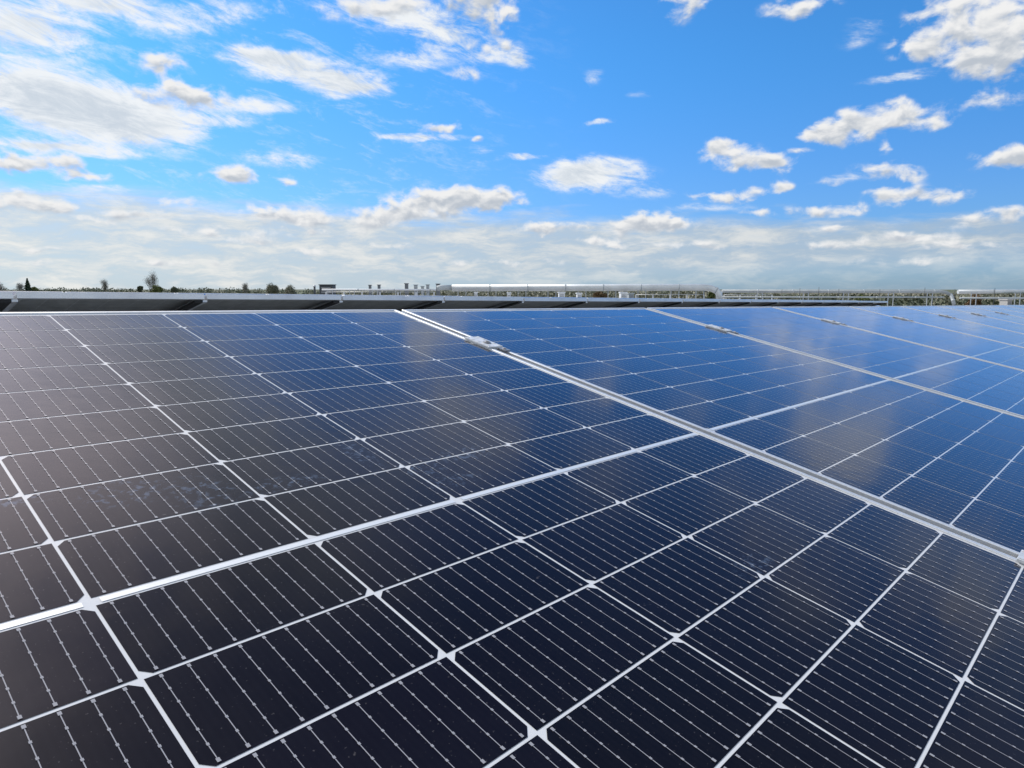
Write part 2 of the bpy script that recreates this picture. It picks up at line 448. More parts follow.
for k in range(-1, 17):
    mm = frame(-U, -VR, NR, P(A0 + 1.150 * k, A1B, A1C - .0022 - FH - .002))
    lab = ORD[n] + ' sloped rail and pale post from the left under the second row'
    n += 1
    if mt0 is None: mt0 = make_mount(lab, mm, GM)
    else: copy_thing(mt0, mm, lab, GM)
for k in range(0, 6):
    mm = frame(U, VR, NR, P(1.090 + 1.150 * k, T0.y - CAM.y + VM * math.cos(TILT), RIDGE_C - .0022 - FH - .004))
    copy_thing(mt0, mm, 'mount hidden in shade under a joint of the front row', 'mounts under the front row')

# ---------------------------------------------------------------- the building and the land
wb = thing('warehouse_building', 'wide flat warehouse roof of pale grey membrane carrying all the panel rows', 'building', ROOFM)
RA0, RA1, RB0, RB1 = -45, 58, -14, 62
bm = bmesh.new(); quad(bm, [(RA0, RB0, ROOF_C), (RA1, RB0, ROOF_C), (RA1, RB1, ROOF_C), (RA0, RB1, ROOF_C)]); link('roof', bm, M_ROOF, wb)
for (x0, x1, y0, y1) in ((RA0 - .3, RA1 + .3, RB0 - .3, RB0), (RA0 - .3, RA1 + .3, RB1, RB1 + .3), (RA0 - .3, RA0, RB0, RB1), (RA1, RA1 + .3, RB0, RB1)):
    bm = bmesh.new(); box(bm, x0, x1, y0, y1, -13, ROOF_C + .12); link('wall', bm, M_WALL, wb)
bm = bmesh.new()
G = 9000
for i in range(24):
    a0, a1 = 2 * math.pi * i / 24, 2 * math.pi * (i + 1) / 24
    bm.faces.new([bm.verts.new((0, 0, 0)), bm.verts.new((G * math.cos(a0), G * math.sin(a0), 0)), bm.verts.new((G * math.cos(a1), G * math.sin(a1), 0))])
bmesh.ops.remove_doubles(bm, verts=bm.verts[:], dist=.01)
tag(link('ground', bm, M_GROUND), None, None, kind='structure')

# ---------------------------------------------------------------- ducts and pipes crossing the roof
def upright(o): return frame(Vector((1, 0, 0)), Vector((0, 1, 0)), Vector((0, 0, 1)), o)
def roof_z(p):                                              # world height of the roof under p
    d = p - CAM; a = d.x
    return (CAM + U * a + VR * d.y + NR * ROOF_C).z
def pxr(px, depth): return px / F_PX * depth

def duct(name, label, cat, pts, rad, m, rings=(), clad2=None, strap=2.4):
    """pts are (px, py, depth); local origin at the first point"""
    W = [ray(*p) for p in pts]; o = W[0]
    root = thing(name, label, cat, upright(o))
    bm = bmesh.new(); tube(bm, [w - o for w in W], rad, 20); link('cladding', bm, m, root)
    acc = 0; bm = bmesh.new()
    for a, b2 in zip(W, W[1:]):
        L = (b2 - a).length; d = (b2 - a).normalized(); s = strap - acc
        while s < L:
            q = a + d * s - o; tube(bm, [q - d * .03, q + d * .03], rad + .012, 20); s += strap
        acc = (acc + L) % strap
    link('joint_bands', bm, M_CLAD2 if m is not M_CLAD2 else M_CLAD, root)
    return root

D1 = 44
duct('insulated_duct', 'big silver insulated duct bending down at its right end', 'duct',
     [(452, 288.0, D1), (690, 287.4, D1), (704, 287.4, D1), (711, 288.2, D1), (716.5, 290.6, D1), (719, 294, D1), (719.5, 300.5, D1)], pxr(3.3, D1), M_CLAD)
tag(duct('duct_transition', 'short dark grey duct box at the left end of the big duct', 'duct', [(437, 288.4, D1), (441, 287.6, D1), (452, 287.6, D1)], pxr(2.6, D1), M_CLAD2), None, None)
duct('thin_pipe', 'thin pale pipe running left of the big duct above low railings', 'pipe', [(322, 289.6, 46), (436, 289.8, 46)], pxr(.8, 46), M_WHITE)
duct('lower_duct', 'lower silver duct along the horizon at right, ending in a downward elbow', 'duct',
     [(722, 291.2, 47), (940, 291.5, 47), (946, 292.4, 47), (951, 295, 47), (953, 300, 46), (954, 305, 46)], pxr(1.6, 47), M_CLAD2)
duct('end_duct', 'bright silver duct section at the far right edge under the sky', 'duct', [(958, 291.8, 48), (1006, 291.6, 48), (1060, 291.6, 48)], pxr(2.0, 48), M_CLAD)
duct('roof_pipe', 'slim pale pipe low over the roof below the right hand duct', 'pipe', [(722, 297.0, 43), (944, 297.2, 43)], pxr(.7, 43), M_CLAD2)
duct('roof_pipe', 'slim pale pipe low over the roof right of the elbow', 'pipe', [(960, 298.0, 43), (1060, 298.2, 43)], pxr(.9, 43), M_CLAD2)

def support(label, px, py, depth, w=.5, group='duct supports on the roof'):
    p = ray(px, py, depth); z = roof_z(p); h = p.z - z
    o = Vector((p.x, p.y, z)); root = thing('duct_support', label, 'support', frame(CX, Vector((-CX.y, CX.x, 0)), Vector((0, 0, 1)), o), group)
    for s in (-1, 1):
        bm = bmesh.new(); box(bm, s * w / 2 - .018, s * w / 2 + .018, -.02, .02, 0, h); link('post', bm, M_STEEL, root)
    bm = bmesh.new(); box(bm, -w / 2 - .06, w / 2 + .06, -.025, .025, h + .001, h + .04); link('crossbar', bm, M_STEEL, root)
for i, px in enumerate((462, 492, 522, 552, 582, 612, 642, 675, 700)):
    support(ORD[i] + ' goalpost support from the left under the big silver duct', px, 290.9, D1)
for i, px in enumerate((760, 806, 846, 891, 930, 974, 1018)):
    support(ORD[i] + ' post support from the left under the lower duct at right', px, 293.2, 47, .35)
for i, px in enumerate((330, 352, 375, 398, 420)):
    support(ORD[i] + ' short post support from the left under the thin pale pipe', px, 290.6, 46, .3)
# lightning rods
for i, (px, ty) in enumerate(((782, 289.3), (800, 288.2), (819, 287.0), (839, 288.8), (880, 289.2), (925, 287.6), (955, 289), (995, 288.2))):
    p = ray(px, ty, 46); z = roof_z(p); o = Vector((p.x, p.y, z))
    root = thing('lightning_rod', ORD[i] + ' thin dark lightning rod from the left standing along the right hand duct', 'lightning rod', upright(o), 'lightning rods')
    bm = bmesh.new(); tube(bm, [(0, 0, .1), (0, 0, p.z - z)], [.022, .014], 6); link('rod', bm, M_DARK, root)
    bm = bmesh.new(); tube(bm, [(0, 0, 0), (0, 0, .1)], .15, 12); link('base', bm, M_CONC, root)

def railing(label, px0, px1, depth, ytop, step=.9):
    a, b2 = ray(px0, ytop, depth), ray(px1, ytop, depth); L = (b2 - a).length; d = (b2 - a).normalized()
    za = roof_z(a); o = Vector((a.x, a.y, za)); root = thing('guard_rail', label, 'railing', upright(o))
    n = int(L / step)
    for i in range(n + 1):
        q = a + d * (L * i / n); z = roof_z(q)
        bm = bmesh.new(); box(bm, -.025, .025, -.025, .025, 0, q.z - z); p_ = link('post', bm, M_WHITE, root); p_.location = Vector((q.x, q.y, z)) - o
    for dz in (0, .38):
        bm = bmesh.new(); tube(bm, [a - o - Vector((0, 0, dz)), b2 - o - Vector((0, 0, dz))], .022, 6); link('rail', bm, M_STEEL, root)
railing('pale guard rail with short posts under the right part of the big duct', 636, 704, 45, 294.6)
railing('pale guard rail with short posts right of the duct bend', 724, 772, 45, 294.9)
railing('long faint guard rail below the thin pipe at left', 326, 434, 47.5, 292.0, 1.1)

def unit(name, label, cat, px, pyt, wpx, depth, mbody, dpth=.6, hood=False, group=None, hgt=None):
    p = ray(px, pyt, depth); z = roof_z(p) if hgt is None else p.z - hgt
    w = pxr(wpx, depth); h = p.z - z; o = Vector((p.x, p.y, z))
    root = thing(name, label, cat, frame(CX, Vector((-CX.y, CX.x, 0)), Vector((0, 0, 1)), o), group)
    bm = bmesh.new(); box(bm, -w / 2, w / 2, -dpth / 2, dpth / 2, .0, h - .06); bd = link('casing', bm, mbody, root)
    bv = bd.modifiers.new('soft', 'BEVEL'); bv.width = .015; bv.segments = 2
    bm = bmesh.new(); box(bm, -w / 2 - .04, w / 2 + .04, -dpth / 2 - .04, dpth / 2 + .04, h - .058, h); link('lid', bm, mbody, root)
    bm = bmesh.new()
    for k in range(4): box(bm, -w * .36, w * .36, -dpth / 2 - .012, -dpth / 2 - .002, h * (.82 - .09 * k) - .035, h * (.82 - .09 * k))
    link('grille', bm, M_GRILLE if mbody is not M_DARK else M_STEEL, root)
    return root
unit('roof_ventilator', 'white ventilation box under the middle of the big duct', 'vent unit', 561.5, 291.8, 6, 41, M_WHITE)
unit('roof_ventilator', 'smaller grey-white ventilation box right of the first white box', 'vent unit', 579, 292.8, 4.5, 41, M_WHITE)
unit('roof_ventilator', 'wide white ventilation box right of the brown tree', 'vent unit', 623, 291.8, 6, 41, M_WHITE)
unit('roof_ventilator', 'low grey ventilation box beside the wide white one', 'vent unit', 630.5, 293, 5, 41.6, M_CLAD2)
unit('roof_ventilator', 'small white ventilation box under the left part of the big duct', 'vent unit', 509, 292.4, 3.4, 41, M_WHITE)
unit('roof_ventilator', 'small white box under the left half of the duct near the dark transition', 'vent unit', 476, 292, 2.4, 41, M_WHITE)
unit('cooling_unit', 'dark wide cooling unit at the left start of the thin pipe', 'cooling unit', 327.5, 284.4, 13, 52, M_DARK, 1.0)
unit('roof_hatch', 'beige box low on the roof near the right edge', 'roof box', 1006, 299.0, 4.5, 36, M_CONC)
for i, (px, py, w) in enumerate(((370, 284.8, 2.2), (379, 284.6, 2.4), (406.5, 283.2, 3.2), (415.7, 284.6, 3.2), (422.5, 286.0, 2.6), (427.7, 284.4, 2.8), (438, 283.6, 3.6))):
    unit('exhaust_stack', ORD[i] + ' small dark exhaust stack from the left above the thin pipe', 'exhaust', px, py, w, 58, M_GRILLE if i not in (3, 4, 5) else M_CLAD2, .3, group='exhaust stacks')
p = ray(314.5, 286.5, 50); z = roof_z(p); root = thing('flue_post', 'dark upright flue pipe left of the cooling unit', 'flue', upright(Vector((p.x, p.y, z))))
bm = bmesh.new(); tube(bm, [(0, 0, 0), (0, 0, p.z - z)], .075, 10); link('pipe', bm, M_DARK, root)
bm = bmesh.new(); tube(bm, [(0, 0, p.z - z + .01), (0, 0, p.z - z + .10)], [.12, .05], 10); link('cap', bm, M_STEEL, root)

# ---------------------------------------------------------------- trees
def leaves(bm, c, r, n, size, flat=1.0, rng=random):
    for _ in range(n):
        while True:
            v = Vector((rng.uniform(-1, 1), rng.uniform(-1, 1), rng.uniform(-1, 1)))
            if v.length <= 1: break
        p = Vector(c) + Vector((v.x * r[0], v.y * r[1], v.z * r[2]))
        a = Vector((rng.gauss(0, 1), rng.gauss(0, 1), rng.gauss(0, flat))).normalized(); b2 = a.orthogonal().normalized(); 
        c2 = a.cross(b2); s = size * rng.uniform(.6, 1.4)
        quad(bm, [p - b2 * s, p - c2 * s * .6, p + b2 * s, p + c2 * s * .6])

def branch(bm, tips, p, d, L, r, depth, rng, spread=.55):
    q = p + d * L
    tube(bm, [p, p + d * L * .5 + Vector((rng.gauss(0, .03), rng.gauss(0, .03), 0)) * L, q], [r, r * .82, r * .62], 5 if depth < 2 else 3, caps=False)
    if depth == 0: tips.append(q); return
    for k in range(3 if depth > 1 else 4):
        nd = (d + Vector((rng.gauss(0, spread), rng.gauss(0, spread), rng.gauss(.15, spread * .6)))).normalized()
        branch(bm, tips, q - d * L * rng.uniform(0, .35), nd, L * rng.uniform(.6, .82), r * .6, depth - 1, rng, spread)

def tree(name, label, px, ytop, wpx, depth, kind, lm, group=None, seed=0):
    rng = random.Random(seed * 31 + 5)
    top = ray(px, ytop, depth); H = top.z; wd = pxr(wpx, depth)
    root = thing(name, label, 'tree' if kind != 'bush' else 'bush', upright(Vector((top.x, top.y, 0))), group)
    bt = bmesh.new(); bl = bmesh.new()
    if kind == 'conifer':
        tube(bt, [(0, 0, 0), (0, 0, H * .97)], [.28, .04], 8)
        for i in range(60):
            t = i / 59; z = H - wd * 1.6 * (1 - t); r = wd / 2 * (1 - t) ** .9 * rng.uniform(.45, 1.15) + .05
            for k in range(7):
                a = rng.uniform(0, 6.28)
                leaves(bl, (r * .55 * math.cos(a), r * .55 * math.sin(a), z - r * .12), (r * .5, r * .5, wd * .06), 12, .2, rng=rng)
    elif kind in ('bare', 'bud'):
        tips = []
        d0 = Vector((0, 0, 1)); hh = max(H * .3, H - wd * 1.25)
        tube(bt, [(0, 0, 0), (0, 0, hh)], [wd * .035 + .12, wd * .028 + .08], 8, caps=False)
        for k in range(9):
            branch(bt, tips, Vector((0, 0, hh * rng.uniform(.85, 1))), (d0 + Vector((rng.gauss(0, .5), rng.gauss(0, .5), .1))).normalized(), wd * .36, .045 + wd * .004, 3, rng, .5)
        mx = max(t.z for t in tips); mw = max(max(abs(t.x), abs(t.y)) for t in tips)
        for v in bt.verts:
            if v.co.z > hh * .8:
                k = (v.co.z - hh * .8) / (mx - hh * .8)
                v.co.z = hh * .8 + (H - hh * .8) * k
                v.co.x *= 1 + (wd / 2 / mw - 1) * min(1, k * 2); v.co.y *= 1 + (wd / 2 / mw - 1) * min(1, k * 2)
        for t in tips:
            kz = (t.z - hh * .8) / (mx - hh * .8); f = 1 + (wd / 2 / mw - 1) * min(1, kz * 2)
            c = (t.x * f, t.y * f, hh * .8 + (H - hh * .8) * kz)
            leaves(bl, c, (.8, .8, .8), 8 if kind == 'bare' else 24, .07 if kind == 'bare' else .12, rng=rng)
    else:
        tube(bt, [(0, 0, 0), (.1, 0, H * .35), (0, .1, H * .7)], [.25, .2, .08], 8)
        nl = 14
        for i in range(nl):
            a = rng.uniform(0, 6.28); rr = wd / 2 * rng.uniform(.1, .72); z = H - wd * rng.uniform(.25, .8)
            sr = wd / 2 * rng.uniform(.28, .45)
            tube(bt, [(0, 0, H * .3), (rr * math.cos(a) * .6, rr * math.sin(a) * .6, z * .85), (rr * math.cos(a), rr * math.sin(a), z)], [.1, .06, .03], 4, caps=False)
            leaves(bl, (rr * math.cos(a), rr * math.sin(a), min(z, H - sr * .7)), (sr, sr, sr * .75), 300, .25, rng=rng)
        leaves(bl, (0, 0, H - wd * .35), (wd * .3, wd * .3, wd * .34), 400, .22, rng=rng)
    link('trunk', bt, M_BARK, root, recalc=False)
    link('crown', bl, lm, root, recalc=False)

GT = 'trees on the horizon'
tree('conifer_tree', 'dark pointed conifer standing on the horizon at far left', 27, 279.2, 14, 190, 'conifer', L_DARK, GT, 1)
tree('bare_tree', 'largest bare rounded tree on the horizon at left, with green bushes at its foot', 150.5, 271.5, 17, 170, 'bare', L_GREY, GT, 2)
tree('bare_tree', 'small bare round tree between the conifer and the largest bare tree', 104, 281.0, 6.5, 210, 'bare', L_GREY, GT, 3)
tree('bare_tree', 'small thin bare tree on the horizon left of the two budding trees', 244.5, 284.2, 5, 230, 'bare', L_GREY, GT, 4)
tree('bare_tree', 'grey bare tree cut by the left edge of the photo', -1, 283.5, 8, 200, 'bare', L_GREY, GT, 5)
tree('budding_tree', 'round olive budding tree on the horizon, left one of the pair', 272, 285.2, 10, 200, 'bud', L_BUD, GT, 6)
tree('budding_tree', 'wide olive budding tree on the horizon, right one of the pair', 291, 286.4, 15, 200, 'bud', L_BUD, GT, 7)
tree('green_bush_tree', 'yellow-green tree at the foot of the largest bare tree', 156.5, 284.6, 17, 160, 'leafy', L_GREEN, GT, 8)
tree('green_bush_tree', 'low rounded dark green tree right of the largest bare tree', 174, 286.6, 10, 190, 'leafy', L_MID, GT, 9)
tree('green_bush_tree', 'small dark green tree just left of the largest bare tree', 140, 286.0, 6, 190, 'leafy', L_MID, GT, 10)
tree('green_bush_tree', 'yellowish low tree just right of the conifer', 34, 286.6, 8, 200, 'leafy', L_GREEN, GT, 11)
tree('bare_tree', 'faint bare tree just left of the conifer', 20, 284.0, 6, 230, 'bare', L_GREY, GT, 12)
tree('brown_tree', 'orange-brown bushy tree seen under the middle of the big duct', 600, 291.3, 15, 120, 'leafy', L_BROWN, GT, 13)
tree('olive_tree', 'yellow-green tree seen under the right bend of the big duct', 712, 290.6, 9, 150, 'leafy', L_GREEN, GT, 14)
tree('brown_tree', 'brown tree seen under the duct right of the elbow', 976, 293.6, 16, 130, 'leafy', L_BROWN, GT, 15)
tree('olive_tree', 'olive green tree under the right hand duct, left of the elbow', 862, 293.6, 20, 150, 'leafy', L_GREEN, GT, 16)

# far woods and hedges that read as one mass
def woods(name, label, spans, seed, lm, hmin, hmax):
    rng = random.Random(seed); bm = bmesh.new()
    for (x0, x1, depth, ytop, n) in spans:
        for i in range(n):
            px = rng.uniform(x0, x1); dd = depth * rng.uniform(.85, 1.15); t = ray(px, ytop + rng.uniform(-.35, 1.0), dd); H = max(3, t.z); w = rng.uniform(2.5, 6)
            leaves(bm, (t.x, t.y, H * .55), (w, w, H * .45), 80, .55, rng=rng)
    o = link(name, bm, lm, recalc=False); tag(o, label, 'woods', kind='stuff'); return o
woods('distant_woods', 'thin dark green line of far woods along the horizon', [(-60, 330, 520, 287.9, 150), (48, 118, 430, 287.0, 36), (-20, 250, 700, 287.8, 80), (176, 262, 500, 287.3, 26)], 3, L_MID, 6, 12)
woods('distant_woods', 'olive and brown woodland beyond the roof under the ducts', [(310, 740, 330, 289.6, 420), (700, 1060, 330, 292.6, 300), (420, 740, 240, 291.5, 160), (740, 1060, 230, 294.3, 140)], 4, L_BUD, 6, 12)
woods('distant_woods', 'darker green woodland beyond the roof under the ducts', [(310, 730, 420, 289.0, 160), (740, 1060, 210, 295.0, 90), (780, 930, 190, 295.0, 60)], 6, L_MID, 6, 12)

# ---------------------------------------------------------------- sky
SUN_EL, SUN_DIR_H = 44, (-CX * .79 + Vector((CZ.x, CZ.y, 0)).normalized() * .62)
SUN_DIR_H.normalize()
world = bpy.data.worlds.new('World'); scene.world = world; world.use_nodes = True
nt = world.node_tree; nt.nodes.clear()
out = N(nt, 'ShaderNodeOutputWorld'); bg = N(nt, 'ShaderNodeBackground'); nt.links.new(bg.outputs[0], out.inputs[0])
STR = .1; bg.inputs['Strength'].default_value = STR
sky = N(nt, 'ShaderNodeTexSky', sky_type='NISHITA'); sky.sun_disc = False
sky.sun_elevation = R(SUN_EL); sky.sun_rotation = math.atan2(SUN_DIR_H.x, SUN_DIR_H.y)
sky.air_density = 1.0; sky.dust_density = .6; sky.ozone_density = 3.0; sky.altitude = 100
tc = N(nt, 'ShaderNodeTexCoord'); sp = N(nt, 'ShaderNodeSeparateXYZ')
AZ0 = math.atan2(CZ.x, CZ.y)
rot = N(nt, 'ShaderNodeVectorRotate', rotation_type='Z_AXIS'); nt.links.new(tc.outputs['Generated'], rot.inputs['Vector']); rot.inputs['Angle'].default_value = AZ0
nt.links.new(rot.outputs[0], sp.inputs[0])
az = mth(nt, 'MULTIPLY', mth(nt, 'ARCTAN2', sp.outputs[0], sp.outputs[1]), 57.2958)
el = mth(nt, 'MULTIPLY', mth(nt, 'ARCSINE', sp.outputs[2]), 57.2958)
cmb = N(nt, 'ShaderNodeCombineXYZ'); nt.links.new(az, cmb.inputs[0]); nt.links.new(el, cmb.inputs[1])
PV = cmb.outputs[0]

def ae(px, py):
    d = (ray(px, py, 1) - CAM).normalized()
    a = math.degrees(math.atan2(d.x, d.y) - AZ0); return a, math.degrees(math.asin(d.z))
GROW = 1.12
def blob_px(px, py, rx, ry, w=1.0):
    a, e = ae(px, py); a2, _ = ae(px + rx, py); _, e2 = ae(px, py - ry)
    return (a, e, abs(a2 - a) * GROW, abs(e2 - e) * GROW, w)
def tiny(a, b_):
    n = N(nt, 'ShaderNodeVectorMath', operation='MULTIPLY_ADD'); nt.links.new(a, n.inputs[0]); n.inputs[1].default_value = (1e-9, 1e-9, 1e-9); nt.links.new(b_, n.inputs[2]); return n.outputs[0]
def field(blobs, vec, after=None):
    acc = after_acc = None; base = vec
    if after is not None: vec = tiny(after, vec)
    for i, (a, e, ra, re, w) in enumerate(blobs):
        if i % 8 == 0 and acc is not None: vec = tiny(acc, base)            # keeps the shader's working set small
        v = N(nt, 'ShaderNodeVectorMath', operation='MULTIPLY_ADD'); nt.links.new(vec, v.inputs[0])
        z = 1.0                                                             # weight folded into the constant third component
        for _ in range(60): z -= (z * math.exp(-1.1 * (z * z - 1)) - min(w, 1.2)) / ((1 - 2.2 * z * z) * math.exp(-1.1 * (z * z - 1)))
        v.inputs[1].default_value = (1 / ra, 1 / re, 0); v.inputs[2].default_value = (-a / ra, -e / re, z)
        dt = N(nt, 'ShaderNodeVectorMath', operation='DOT_PRODUCT'); nt.links.new(v.outputs[0], dt.inputs[0]); nt.links.new(v.outputs[0], dt.inputs[1])
        g = mth(nt, 'POWER', math.exp(-1.1), dt.outputs['Value'])
        ma = N(nt, 'ShaderNodeVectorMath', operation='MULTIPLY_ADD'); nt.links.new(v.outputs[0], ma.inputs[0]); nt.links.new(g, ma.inputs[1])
        if acc is None: ma.inputs[2].default_value = (0, 0, 0)
        else: nt.links.new(acc, ma.inputs[2])
        acc = ma.outputs[0]
    s = N(nt, 'ShaderNodeSeparateXYZ'); nt.links.new(acc, s.inputs[0])
    k = math.exp(1.1)
    W_ = mth(nt, 'MULTIPLY', s.outputs[2], k); Y_ = mth(nt, 'MULTIPLY', s.outputs[1], k)
    return W_, mth(nt, 'DIVIDE', Y_, mth(nt, 'ADD', W_, .02)), acc

def scaled(vec, sx, sy, ang=0, off=(0, 0, 0)):
    r = N(nt, 'ShaderNodeVectorRotate', rotation_type='Z_AXIS'); nt.links.new(vec, r.inputs['Vector']); r.inputs['Angle'].default_value = R(ang)
    m_ = N(nt, 'ShaderNodeVectorMath', operation='MULTIPLY_ADD'); nt.links.new(r.outputs[0], m_.inputs[0]); m_.inputs[1].default_value = (sx, sy, 1); m_.inputs[2].default_value = off
    return m_.outputs[0]

# crisp fair-weather cumulus: (px, py, rx, ry[, weight])
CU = [(155, 62, 26, 11), (172, 92, 30, 13), (205, 98, 22, 9, .8),
      (395, 212, 30, 9), (425, 205, 32, 13), (465, 198, 34, 12), (495, 200, 22, 9), (372, 222, 24, 7, .8),
      (270, 214, 30, 8), (310, 218, 24, 7), (180, 202, 22, 7, .8), (238, 178, 26, 8, .9), (222, 172, 16, 8, .7),
      (440, 128, 17, 6), (478, 140, 6, 3, .7), (288, 183, 9, 4, .8), (465, 72, 14, 10, .7), (495, 48, 20, 8, .6),
      (650, 222, 28, 9), (672, 226, 20, 6, .8), (632, 226, 18, 8, .8), (536, 229, 18, 6), (612, 243, 22, 5, .8), (600, 190, 10, 5, .6),
      (725, 150, 22, 7, .9), (745, 161, 26, 8), (778, 163, 18, 8), (720, 143, 14, 5, .8), (728, 195, 28, 6), (778, 186, 13, 5), (797, 150, 9, 3, .6),
      (835, 135, 24, 11), (862, 122, 22, 11), (900, 113, 26, 12), (932, 123, 20, 9), (884, 144, 9, 7, .7), (815, 132, 14, 6, .7),
      (890, 172, 29, 9), (905, 196, 22, 8), (945, 196, 24, 8), (882, 194, 14, 7, .7), (998, 160, 24, 9), (1020, 156, 14, 8), (988, 99, 30, 8, .8), (1008, 215, 22, 7),
      (962, 220, 16, 5), (838, 229, 14, 4), (905, 237, 38, 6), (825, 212, 34, 6, .9), (755, 212, 16, 4, .7), (835, 181, 12, 4, .6),
      (960, 20, 44, 28), (1010, 35, 30, 36), (925, 52, 24, 14, .8), (800, 8, 28, 10, .9), (985, 62, 30, 12, .9),
      (20, 200, 46, 9), (60, 208, 20, 6, .8), (40, 160, 40, 9, .8), (90, 176, 30, 6, .8), (10, 165, 24, 9), (395, 4, 30, 10, .9), (360, 14, 34, 9, .7),
      (140, 216, 34, 5, .8), (95, 222, 26, 4, .7), (250, 243, 24, 4, .75), (310, 252, 30, 4, .7), (180, 262, 40, 3, .7), (395, 246, 24, 4, .6), (560, 228, 24, 4, .7), (590, 238, 20, 3, .7), (820, 245, 30, 4, .65), (30, 248, 30, 3, .7), (330, 234, 40, 6, .55), (205, 232, 50, 5, .55), (60, 262, 40, 4, .5), (500, 262, 60, 4, .5), (700, 245, 60, 5, .55), (900, 262, 60, 5, .5), (960, 245, 50, 5, .6)]
CU = [blob_px(*c) for c in CU]
# clouds higher up than the picture, seen mirrored in the glass
CU += [(-34, 34, 10, 7, 1.1), (-24, 30, 9, 5.5, 1.1), (-33, 26, 7, 3.5, 1.0), (-30, 42, 9, 5, .5), (-3.2, 22.2, 1.8, 2.2, 1.2), (-1, 20.4, 1.4, 1.2, 1.0), (2, 26.5, 3.4, 2.4, 1.1), (7, 27.5, 3.2, 1.8, .95), (13, 21, 2, 1.6, .8), (17, 27, 4, 3, .6), (30, 24, 6, 3, .5), (44, 20, 7, 4, .7), (62, 30, 14, 8, .8), (-70, 40, 25, 16, .9)]
# veils and torn high cloud
CI = [(20, 25, 80, 34), (95, 0, 70, 16, .9), (70, 105, 95, 34), (130, 125, 80, 26), (20, 90, 60, 20, .8), (185, 25, 50, 20, .45), (225, 8, 40, 16, .5),
      (300, 70, 60, 18, 1.0), (355, 86, 40, 12, .9), (260, 55, 34, 8, .9), (390, 12, 70, 16, .9), (450, 36, 44, 16, .8), (500, 55, 30, 12, .6), (410, 60, 50, 12, .5),
      (255, 106, 46, 7, .8), (230, 120, 40, 8, .5), (415, 137, 50, 4, .9), (285, 160, 46, 12, .6), (60, 150, 70, 6, .6), (30, 143, 50, 5, .6), (110, 188, 46, 4, .6),
      (600, 172, 52, 14, .95), (570, 178, 30, 14, .8), (650, 192, 40, 8, .5), (590, 76, 16, 12, .35), (523, 62, 14, 10, .8), (595, 122, 20, 4, .6), (525, 156, 20, 3, .6), (480, 155, 36, 14, .4),
      (900, 78, 44, 6, .6), (860, 40, 30, 12, .35), (710, 208, 60, 6, .4), (850, 178, 40, 5, .4), (870, 20, 30, 12, .3), (640, 95, 14, 4, .3)]
GROW = 1.0
CI = [blob_px(*c) for c in CI] + [(-20, 36, 18, 8, .9), (-5, 42, 14, 6, .55), (3, 30, 9, 4, .5), (-42, 50, 26, 12, .6), (36, 27, 9, 4, .45), (55, 40, 20, 6, .5), (-90, 30, 30, 18, .9), (150, 40, 60, 20, .6), (100, 50, 30, 15, .5), (165, 30, 40, 22, 1.5), (-165, 30, 40, 22, 1.5), (120, 30, 30, 20, 1.2), (-120, 40, 30, 20, 1.2), (180, 65, 90, 14, 1.0), (-180, 65, 90, 14, 1.0)]  # final wide veils behind the camera are unseen, added to whiten ambient light

wz = noise(nt, .35, 3, .5, scaled(PV, 1, 1.3, 0, (3, 9, 2)))            # warps the blobs so that none stays an ellipse
wsub = N(nt, 'ShaderNodeVectorMath', operation='SUBTRACT'); nt.links.new(wz.outputs['Color'], wsub.inputs[0]); wsub.inputs[1].default_value = (.5, .5, .5)
wv = N(nt, 'ShaderNodeVectorMath', operation='MULTIPLY_ADD'); nt.links.new(wsub.outputs[0], wv.inputs[0]); wv.inputs[1].default_value = (2.4, 1.0, 0); nt.links.new(PV, wv.inputs[2])
PW = wv.outputs[0]
cuW, cuY, cuA = field(CU, PW)
ciW, _, _ = field(CI, PW, cuA)
# puffs: coarse and fine billows
v1 = scaled(PV, .55, .85)
n1 = noise(nt, 1.0, 6, .57, v1, .25)
n1b = noise(nt, 1.0, 3, .5, scaled(PV, .55, .85, 0, (-.10, .32, 0)), .25)    # the same field a step towards the light
vor = N(nt, 'ShaderNodeTexVoronoi', feature='SMOOTH_F1'); vor.inputs['Scale'].default_value = 1; vor.inputs['Smoothness'].default_value = .5
nt.links.new(scaled(PW, 1.1, 1.5), vor.inputs['Vector'])
dens = mth(nt, 'ADD', cuW, mth(nt, 'MULTIPLY', mth(nt, 'SUBTRACT', n1.outputs['Fac'], .5), 2.6))
dens = mth(nt, 'SUBTRACT', dens, mth(nt, 'MULTIPLY', vor.outputs['Distance'], .35))
gate = maprange(nt, cuW, .06, .30, 0, 1)
aC = mth(nt, 'MULTIPLY', maprange(nt, dens, -.02, .85, 0, 1), gate)
# torn veil
n2 = noise(nt, 1.0, 8, .68, scaled(PV, .22, .75, 12, (5, 1, 0)), .6)
n2f = noise(nt, 1.0, 6, .7, scaled(PV, .9, 2.0, 8, (1, 4, 0)), .2)
dv = mth(nt, 'ADD', ciW, mth(nt, 'MULTIPLY', mth(nt, 'SUBTRACT', n2.outputs['Fac'], .5), 2.2))
dv = mth(nt, 'ADD', dv, mth(nt, 'MULTIPLY', mth(nt, 'SUBTRACT', n2f.outputs['Fac'], .5), 1.1))
aV = mth(nt, 'MULTIPLY', mth(nt, 'MULTIPLY', maprange(nt, dv, .05, 1.05, 0, .96), maprange(nt, ciW, .08, .5, 0, 1)), 1.0)
aV = mth(nt, 'MAXIMUM', aV, mth(nt, 'MULTIPLY', maprange(nt, mth(nt, 'ADD', n2.outputs['Fac'], mth(nt, 'MULTIPLY', n2f.outputs['Fac'], .35)), .66, .98, 0, .5), maprange(nt, az, 8, -15, .0, 1)))
